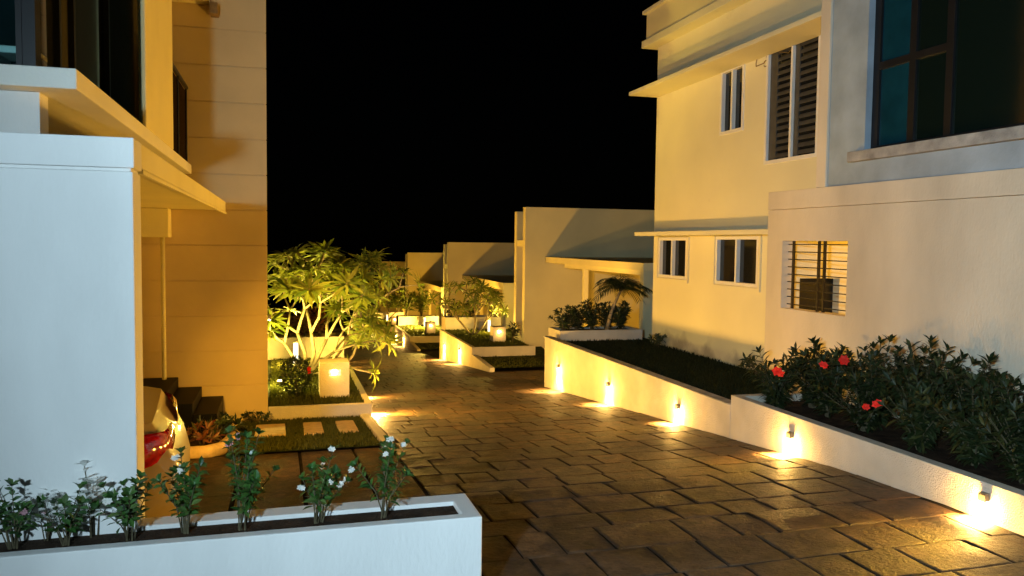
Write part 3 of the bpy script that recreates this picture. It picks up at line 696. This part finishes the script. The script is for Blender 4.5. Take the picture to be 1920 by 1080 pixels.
for x,y,h,f,n,lab in fsh:
    shrub('flowering_shrub', lab, (x,y,-1.65), h*rnd.uniform(1.0,1.12), rnd.uniform(.17,.21), rnd.choice((9,10,11)), .062, .030, M['garden'], G1, M[f], n, flL=.017, lowest=.34, stem_r=.0035, per=2)
for x,h,lab in ((-1.22,.34,'pale ghostly white leafed plant against the white wall, shorter one'),(-1.0,.42,'pale ghostly white leafed plant against the white wall, taller one')):
    shrub('pale_plant', lab, (x,4.80,-1.65), h, .10, 5, .08, .035, M['pale_leaf'], 'pale leafed plants by the white wall', lowest=.5, stem_r=.003)

RED = [(5.58,8.08,-1.465,.048),(5.60,7.29,-1.27,.034),(5.75,7.19,-1.205,.045),(5.62,6.50,-1.535,.044),(5.62,6.65,-1.59,.032)]
G2 = 'dark shrubs in the planter below the pale house front'
rs = [(5.85,8.5,.86,1,'dark shrub at the step end of the planter'),(6.15,7.9,1.0,1,'dark shrub with a single red bloom facing the lane'),(6.3,7.3,1.10,2,'dark shrub with red blooms near its top, below the barred opening'),
      (6.05,7.2,.8,0,'low dark shrub without blooms in front of the red flowered ones'),(6.35,6.7,1.22,0,'tallest dark shrub with upright tips'),(6.05,6.4,.85,1,'dark shrub with a low red bloom in the middle of the planter'),
      (6.4,6.1,1.05,0,'dense dark shrub right of the tallest tips'),(6.1,5.8,.85,0,'low yellow lit shrub above the planter rim'),(6.35,5.5,1.08,0,'dark arching shrub close to the picture edge'),
      (6.05,5.25,.8,0,'small dark shrub close to the nearest planter lamp'),(6.4,4.9,1.0,0,'dark shrub cut by the picture edge'),(6.3,8.4,.9,0,'dark shrub against the corner of the pale wall')]
for x,y,h,n,lab in rs:
    so = shrub('oleander_shrub', lab, (x,y,-2.0), h*.9, .45, 28, .14, .034, M['oleander'], G2, None, 0, flL=.06, lowest=.06, stem_r=.005, step=.055)

# the red blooms: each on the shrub it grows from
for k,(px,py,pz,r) in enumerate(RED):
    own = min((o for o in bpy.data.objects if o.name.startswith('oleander_shrub')), key=lambda o: (o.location.x-px)**2+(o.location.y-py)**2)
    F = MB(); c = Vector((px,py,pz))-own.location
    for q in range(5): petals(F, c+Vector((rnd.uniform(-1,1),rnd.uniform(-1,1),rnd.uniform(-.8,.8)))*r*.5, (rnd.uniform(-1.2,-.2),-1,rnd.uniform(-.2,.8)), 5, r, r*.75)
    F.build('flower', M['flower_red'], own)
# frangipani trees
def frangipani(label, base, spec, rmin, leafL, nl, r0, seed, group):
    rs_ = random.Random(seed)
    t = thing('frangipani_tree', label, 'tree', base, 0, group)
    S, Lf = MB(), MB()
    def grow(p, d, L, r, depth):
        q = p + d*L; m = p.lerp(q,.5)+Vector((rs_.uniform(-1,1),rs_.uniform(-1,1),rs_.uniform(-.3,.6)))*L*.08
        S.tube([p,m,q],[r,r*.88,r*.78],7)
        if depth == 0:
            whorl(Lf, q, d+Vector((0,0,.25)), nl, leafL, leafL*.19, 1.25, .40)
            return
        if depth == 1 and rs_.random() < .7: whorl(Lf, q, d+Vector((0,0,.1)), nl//2, leafL*.9, leafL*.17, 1.35, .45)
        n = 2 if rs_.random()<.55 else 3; a0 = rs_.uniform(0,6.28)
        a = d.orthogonal().normalized(); b = d.cross(a)
        for i in range(n):
            e = rs_.uniform(.45,.85); tt = a0+i*6.283/n
            nd = (d*math.cos(e)+(a*math.cos(tt)+b*math.sin(tt))*math.sin(e)+Vector((0,0,.12))).normalized()
            grow(q, nd, L*rs_.uniform(.62,.85), r*.72, depth-1)
    for d, L, r, depth in spec: grow(Vector((rs_.uniform(-.04,.04),rs_.uniform(-.04,.04),-.03)), Vector(d).normalized(), L, r, depth)
    S.build('trunk', M['bark'], t, smooth=True); Lf.build('crown', M['frangi'], t)
    return t
GF = 'frangipani trees in the gardens'
frangipani('large lamp lit frangipani tree behind the grooved wall', (.46,15.6,-2.56),
    [((-.18,.05,1),.98,.04,3),((.05,-.1,1),1.0,.04,3),((.40,.1,1),.88,.04,3),((.75,.1,.75),.75,.035,3),((.95,-.15,.36),.7,.035,1),((-.45,-.1,.9),.85,.035,2)],0,.36,20,.05,5,GF).scale = (1.04,1,.87)
frangipani('second frangipani crown leaning over the lane beyond the corner lawn', (.85,16.6,-2.56),
    [((.66,.05,1),1.0,.04,3)],0,.34,20,.05,23,GF)
frangipani('small twisted frangipani tree in the second garden down the lane', (6.35,26.9,-3.2),
    [((-.7,-.2,.8),.75,.04,3),((.15,0,1),.75,.04,3),((.6,.1,.7),.7,.04,2)],0,.30,11,.05,13,GF)
frangipani('bright lit frangipani tree far down the lane', (5.6,46.5,-5.6),
    [((-.3,0,1),1.2,.05,3),((.4,0,1),1.2,.05,3)],0,.42,12,.05,17,GF)

# round bush with a red bloom beside the box lamp
t = thing('round_bush', 'clipped round dark bush with one red bloom beside the box lamp', 'bush', (.23,13.6,-2.56))
Lf = MB(); S = MB(); S.tube([(0,0,-.02),(0,0,.25)],[.03,.02],6)
for _ in range(950):
    v = Vector((rnd.gauss(0,1),rnd.gauss(0,1),rnd.gauss(0,1))).normalized(); r = rnd.uniform(.75,1.03)
    p = Vector((v.x*.23*r, v.y*.23*r, .33+v.z*.30*r)); Lf.leaf(p, v+Vector((rnd.uniform(-.8,.8),rnd.uniform(-.8,.8),rnd.uniform(-.3,.8))), v, .065, .026, .2)
S.build('stem', M['stem'], t); Lf.build('foliage', M['dark_leaf'], t)
F = MB(); 
for q in range(3): petals(F, Vector((.20,-.13,.40+.03*q)), (.5,-1,.2), 5, .04, .03)
F.build('flower', M['flower_red'], t)
# crotons behind, spiky plant in the bed
for i,x in enumerate((-.15,.15,.48,.8)):
    shrub('croton_shrub', ('red croton shrub next to the grooved wall','red croton shrub behind the frangipani stems','green and red croton shrub in the middle of the back planter','croton shrub at the lane end of the back planter')[i], (x,18.2,-2.17), .75, .2, 9, .16, .05, M['croton'], 'croton shrubs in the back planter', lowest=.2)
shrub('bed_plant', 'low dark red spiky plant in the rounded flower bed', (-.92,10.35,zr(10.35)+.05), .22, .22, 12, .16, .03, M['croton'], None, cat='plant', lowest=.3)
shrub('bed_plant', 'dark low plant in the bed against the foot of the grooved wall', (-.75,11.0,zr(11.0)+.05), .24, .26, 12, .16, .04, M['dark_leaf'], None, cat='plant', lowest=.2)
shrub('bed_plant', 'tuft of dark leaves at the foot of the grooved wall', (-.35,12.35,zr(12.35)+.04), .16, .2, 10, .1, .03, M['dark_leaf'], None, cat='plant', lowest=.2)
shrub('weed', 'small weed growing at the foot of the yellow wall', (7.45,15.0,-2.11), .28, .22, 9, .10, .035, M['dark_leaf'], None, cat='plant')
# low planter at the end of the raised lawn, its shrubs and palm
lp = thing('planter', 'low white planter across the end of the raised lawn', 'planter', (6.8,16.6,-2.1))
w = MB(); w.cells([5.78,5.88,7.62,7.72],[16.25,16.34,16.95,17.05],[-3.7,-1.885], lambda i,j,k: not(j==1 and i==1)); P(w.build('planter_wall', M['retain'], None, .006), lp)
w = MB(); w.box(5.882,7.618,16.342,16.948,-2.3,-1.93); P(w.build('soil', M['soil']), lp)
for i,(x,h) in enumerate(((5.98,.50),(6.3,.55),(6.65,.66),(7.0,.62),(7.35,.6))):
    shrub('low_shrub', ('dark shrub at the lane end of the low planter','second dark shrub in the low planter','tallest dark shrub in the low planter, below the carport post','dark shrub in the low planter next to the palm stem','dark shrub in the low planter by the yellow house corner')[i],(x,16.62,-1.93), h, .30, 26, .14, .034, M['dark_leaf'], 'dark shrubs in the low planter', lowest=.15)
def palm(label, base, h, lean, nf, L):
    t = thing('palm', label, 'palm', base); S, Fr = MB(), MB(); top = Vector((lean[0],lean[1],h))
    S.tube([(0,0,-.03),(lean[0]*.35,lean[1]*.35,h*.5),tuple(top)],[.05,.04,.03],8); S.build('trunk', M['bark'], t, smooth=True)
    for i in range(nf):
        a = i*2.4; e = rnd.uniform(.3,1.35); d = Vector((math.cos(a)*math.sin(e),math.sin(a)*math.sin(e),math.cos(e))); l = L*rnd.uniform(.65,1.1); pr = top.copy(); sp = []
        for j in range(9):
            u = j/8; p = top+d*(l*u)+Vector((0,0,-.62*l*u*u)); sp.append(p)
        Fr.tube(sp, .006, 4)
        for j in range(1,9):
            tt = (sp[j]-sp[j-1]).normalized(); sd = tt.cross(Vector((0,0,1))).normalized()
            for s_ in (-1,1):
                for q in (0,.5): Fr.leaf(sp[j-1].lerp(sp[j],q), tt*.7+sd*s_, Vector((0,0,1)), l*.38*(1-.5*abs(j/8-.4)), .022, .3)
    Fr.build('fronds', M['dark_leaf'], t); return t
palm('dark palm leaning beside the yellow house corner, over the low planter', (6.95,16.5,-1.95), .95, (.30,-.1), 34, .85)
shrub('spiky_plant','dark spiky plant beside the box lamp under the small twisted tree',(7.15,24.6,-3.2),.62,.18,9,.22,.04,M['dark_leaf'],None,cat='plant')
for i,(x,y,z) in enumerate(((6.0,29.0,-2.82),(6.8,29.0,-2.82))):
    shrub('planter_shrub',('leafy shrub at the lane end of the planter behind the small twisted tree','leafy shrub in the middle of the planter behind the small twisted tree')[i],(x,y,z),.7,.3,10,.2,.05,M['oleander'],'shrubs in the planter behind the small twisted tree')
for i,(x,y,z) in enumerate(((6.2,41.2,-3.9),(7.0,41.2,-3.9),(6.1,53.4,-4.75),(6.9,53.4,-4.75),(7.5,53.4,-4.75))):
    shrub('planter_shrub',('shrub at the lane end of the third garden planter','shrub in the middle of the third garden planter','bright lit shrub at the lane end of the far planter','bright lit shrub in the middle of the far planter','bright lit shrub at the house end of the far planter')[i],(x,y,z),1.5,.5,12,.36,.09,M['frangi'],'shrubs in the far planters',stem_r=.015)

# ------------------------------------------------------------------ the parked car (its tail shows past the white wall)
def make_car(loc):
    car = thing('parked_car', 'beige car in the carport, its tail with a red lamp behind the white wall', 'car', loc)
    # rear at s=0, front at s=4.2 towards -X; section = (half width, z)
    def sec(s):
        e = min(1, s/.28); wr = .70+.15*math.sin(e*math.pi/2)
        if s > 3.5: wr -= .22*((s-3.5)/.7)**2
        rear = max(0,1-s/.25)
        zb = .24+.12*rear; deck = 1.06+.04*min(1,s/.5) if s < 1.0 else 1.05-.06*max(0,s-2.8)
        if s < .12: deck = 1.065
        k = 0
        if .55 < s < 3.1:
            k = min(1,(s-.55)/.75) if s < 1.3 else (1 if s < 2.2 else max(0,(3.1-s)/.9))
        k = k*k*(3-2*k); roof = deck+.46*k; wg = wr*(.93-.22*k)
        return [(0,zb),(wr*.80,zb),(wr*.93,zb+.10),(wr*.99,zb+.26),(wr,.60),(wr*.985,.78),(wr*.955,deck-.06),(wr*.90,deck-.005),(wg*.97,deck+.02+(roof-deck)*.55),(wg*.80,roof-.02),(0,roof+.015)]
    ss = [0,.015,.05,.12,.22,.36,.55,.75,1.0,1.3,1.7,2.2,2.6,2.9,3.1,3.4,3.7,3.95,4.12,4.2]
    bulge = lambda s,z: (-.10*max(0,1-abs(z-.62)/.45)+.20*max(0,(.42-z)/.2)+.08*max(0,(z-.80)/.2))*max(0,1-s/.5) if s < .5 else 0
    def pt(i, j, side):
        y, z = sec(ss[i])[j]
        return (-(ss[i]+bulge(ss[i],z)), side*y, z)
    B = MB(); n = 11
    for i in range(len(ss)):
        ring = [pt(i,j,-1) for j in range(n)]+[pt(i,j,1) for j in range(n-2,0,-1)]
        B.v += ring
    m = 2*n-2
    for i in range(len(ss)-1):
        for k in range(m): B.f.append((i*m+k,(i+1)*m+k,(i+1)*m+(k+1)%m,i*m+(k+1)%m))
    for i,rev in ((0,False),(len(ss)-1,True)):
        for j in range(n-1):
            a,b = i*m+j, i*m+j+1; c_,d_ = i*m+(m-j-1)%m, i*m+(m-j)%m
            f = (a,b,c_,d_) if 0<j<n-2 else ((a,b,c_) if j==0 else (a,b,d_))
            B.f.append(f[::-1] if rev else f)
    bo = B.build('body', M['car'], car, smooth=True)
    sm = bo.modifiers.new('smooth','SUBSURF'); sm.levels = 2; sm.render_levels = 2
    # tail lamps: a patch that follows the corner
    for side in (-1,1):
        t = MB(); rows = []
        path = [(.0,.28,0),(.0,.42,0),(-.005,.55,0),(-.02,.66,0),(-.07,.735,0),(-.15,.80,0),(-.30,.845,0)]
        for zi,(z,off) in enumerate(((.80,.0),(.82,.022),(.91,.036),(1.0,.024),(1.02,.0))):
            for q,(x,y,_) in enumerate(path):
                sh = .10*max(0,(q-2)/4)*(1 if z<.8 else .15)
                t.v.append((x+.06*0+off*(.9 if q<3 else .4)-.02, side*(y+off*(.1 if q<3 else .9)), z+ (q-3)*.006+sh*(.2)))
        nn = len(path)
        for a in range(4):
            for b in range(nn-1):
                f = (a*nn+b,a*nn+b+1,(a+1)*nn+b+1,(a+1)*nn+b); t.f.append(f if side<0 else f[::-1])
        t.build('tail_lamp', M['tail'], car, smooth=True)
    w = MB(); w.tube([(-.02,-.42,.50),(.02,-.2,.50),(.03,.2,.50),(-.02,.42,.50)],.006,6); w.build('bumper_line', M['tyre'], car)
    for sx in (-.85,-3.4):
        for side in (-1,1):
            t = MB(); pr = [(.20,-.09),(.29,-.10),(.315,-.07),(.315,.07),(.29,.10),(.20,.09)]; nseg = 28
            for k in range(nseg):
                a = 2*math.pi*k/nseg
                for r,yy in pr: t.v.append((sx+r*math.cos(a), side*.80+yy, .315+r*math.sin(a)))
            for k in range(nseg):
                for q in range(len(pr)): t.f.append((k*6+q,((k+1)%nseg)*6+q,((k+1)%nseg)*6+(q+1)%6,k*6+(q+1)%6))
            wo = t.build('wheel', M['tyre'], car, smooth=True)
            r = MB(); r.tube([(sx,side*.80-.085,.315),(sx,side*.80+.085,.315)],.20,20); ro = r.build('rim', M['rimmetal'], wo)
    # dark glass
    for side in (-1,1):
        g_ = MB(); g_.add([(-1.28,side*.80,1.06),(-2.75,side*.80,1.04),(-2.25,side*.665,1.41),(-1.5,side*.665,1.42)],[(0,1,2,3) if side>0 else (3,2,1,0)]); g_.build('window', M['pane'], car)
    g_ = MB(); g_.add([(-.78,-.60,1.10),(-.78,.60,1.10),(-1.32,.50,1.42),(-1.32,-.50,1.42)],[(0,1,2,3)]); g_.build('rear_window', M['pane'], car)
    return car
make_car((-.74,6.15,-2.25)).rotation_euler = (0,0,R(5))

# ------------------------------------------------------------------ street lamp behind the viewer
sl = thing('street_lamp', 'cool white street lamp standing behind the viewpoint', 'street lamp', (-2.0,-1.6,-2.2))
w = MB(); w.tube([(0,0,-.3),(0,0,2.9)],[.05,.035],10); w.build('pole', M['metal'], sl, smooth=True)
w = MB(); w.box(-.14,.14,-.1,.26,2.9,2.96); w.build('lamp_head', M['metal'], sl, .01)
w = MB(); w.box(-.12,.12,-.04,.10,2.87,2.898); w.build('lens', M['glow_cool'], sl)
spot((-2.0,-1.45,.64), (2.0,1,.22), 3900, 158, COOL, .16, 1.0)

# added warm lamps, unseen by the viewer, to brighten walls, lawn and carport
def added_lamp(loc, rz, aim, e, ang, label):
    o = copy_tree(LAMP); o.location = loc; o.rotation_euler = (0,0,rz); tag(o, label, 'wall lamp', GL)
    a = Vector(aim).normalized(); spot(Vector(loc)+a*.08, aim, e, ang, WARM, .06, .8); return o
added_lamp((6.6,17.05,-2.55), -math.pi/2, (.15,1,.25), 500, 140, 'added unseen lamp on the back of the raised lawn, facing the second house')  # added to warm the second house's tall wall and carport edge
for k,(dy,dz) in enumerate(((0,0),(12.2,-1.05),(24.5,-1.95))):
    added_lamp((6.6,29.42+dy,-2.95+dz), -math.pi/2, (.15,1,.25), (500,900,500)[k], 140, f'added unseen lamp on the back of the {nm[k]} garden planter, facing down the lane')  # added behind each planter to warm the next house down
added_lamp((1.3,2.2,-1.85), math.pi, (1,.5,.9), 130, 80, 'added unseen lamp beside the viewpoint, facing the red flowering shrubs')  # added out of view to warm the pale front wall
cl = thing('added_carport_lamp', 'small added lamp under the carport roof, unseen behind the white wall', 'added lamp', (-1.15,5.45,.40))  # added lamp, aimed to brighten the stepping stones and lower lawn
w = MB(); w.tube([(0,0,.0),(0,0,.03)],.07,14); w.build('housing', M['metal'], cl)
w = MB(); w.tube([(0,0,-.012),(0,0,-.001)],.055,14); w.build('lens', M['glow'], cl)
spot((-1.15,5.45,.36), (1.8,5.7,-2.7), 1500, 44, WARM, .05, .7)

added_lamp((-.195,12.72,-1.15), math.pi, (1,.08,.12), 430, 150, 'added unseen lamp on the end edge of the grooved wall')  # added to light the yellow wall down to its base
o = thing('garden_spotlight', 'small spotlight in the grass behind the round dark bush', 'garden lamp', (-.02,14.5,-2.56))
w = MB(); w.tube([(0,0,0),(0,0,.10)],[.05,.06],12); w.build('housing', M['metal'], o)
w = MB(); w.tube([(0,0,.101),(0,0,.108)],.05,12); w.build('lens', M['glow'], o)
point((-.02,14.45,-2.36), 90, (1,.74,.12), .04); spot((-.02,14.5,-2.40), (.32,.5,1), 900, 115, (1,.72,.12), .04, .6)

added_lamp((.3,18.62,-2.35), -math.pi/2, (-.05,1,.5), 300, 120, 'added unseen lamp on the back of the croton planter')  # added to light the wall strip of the next house
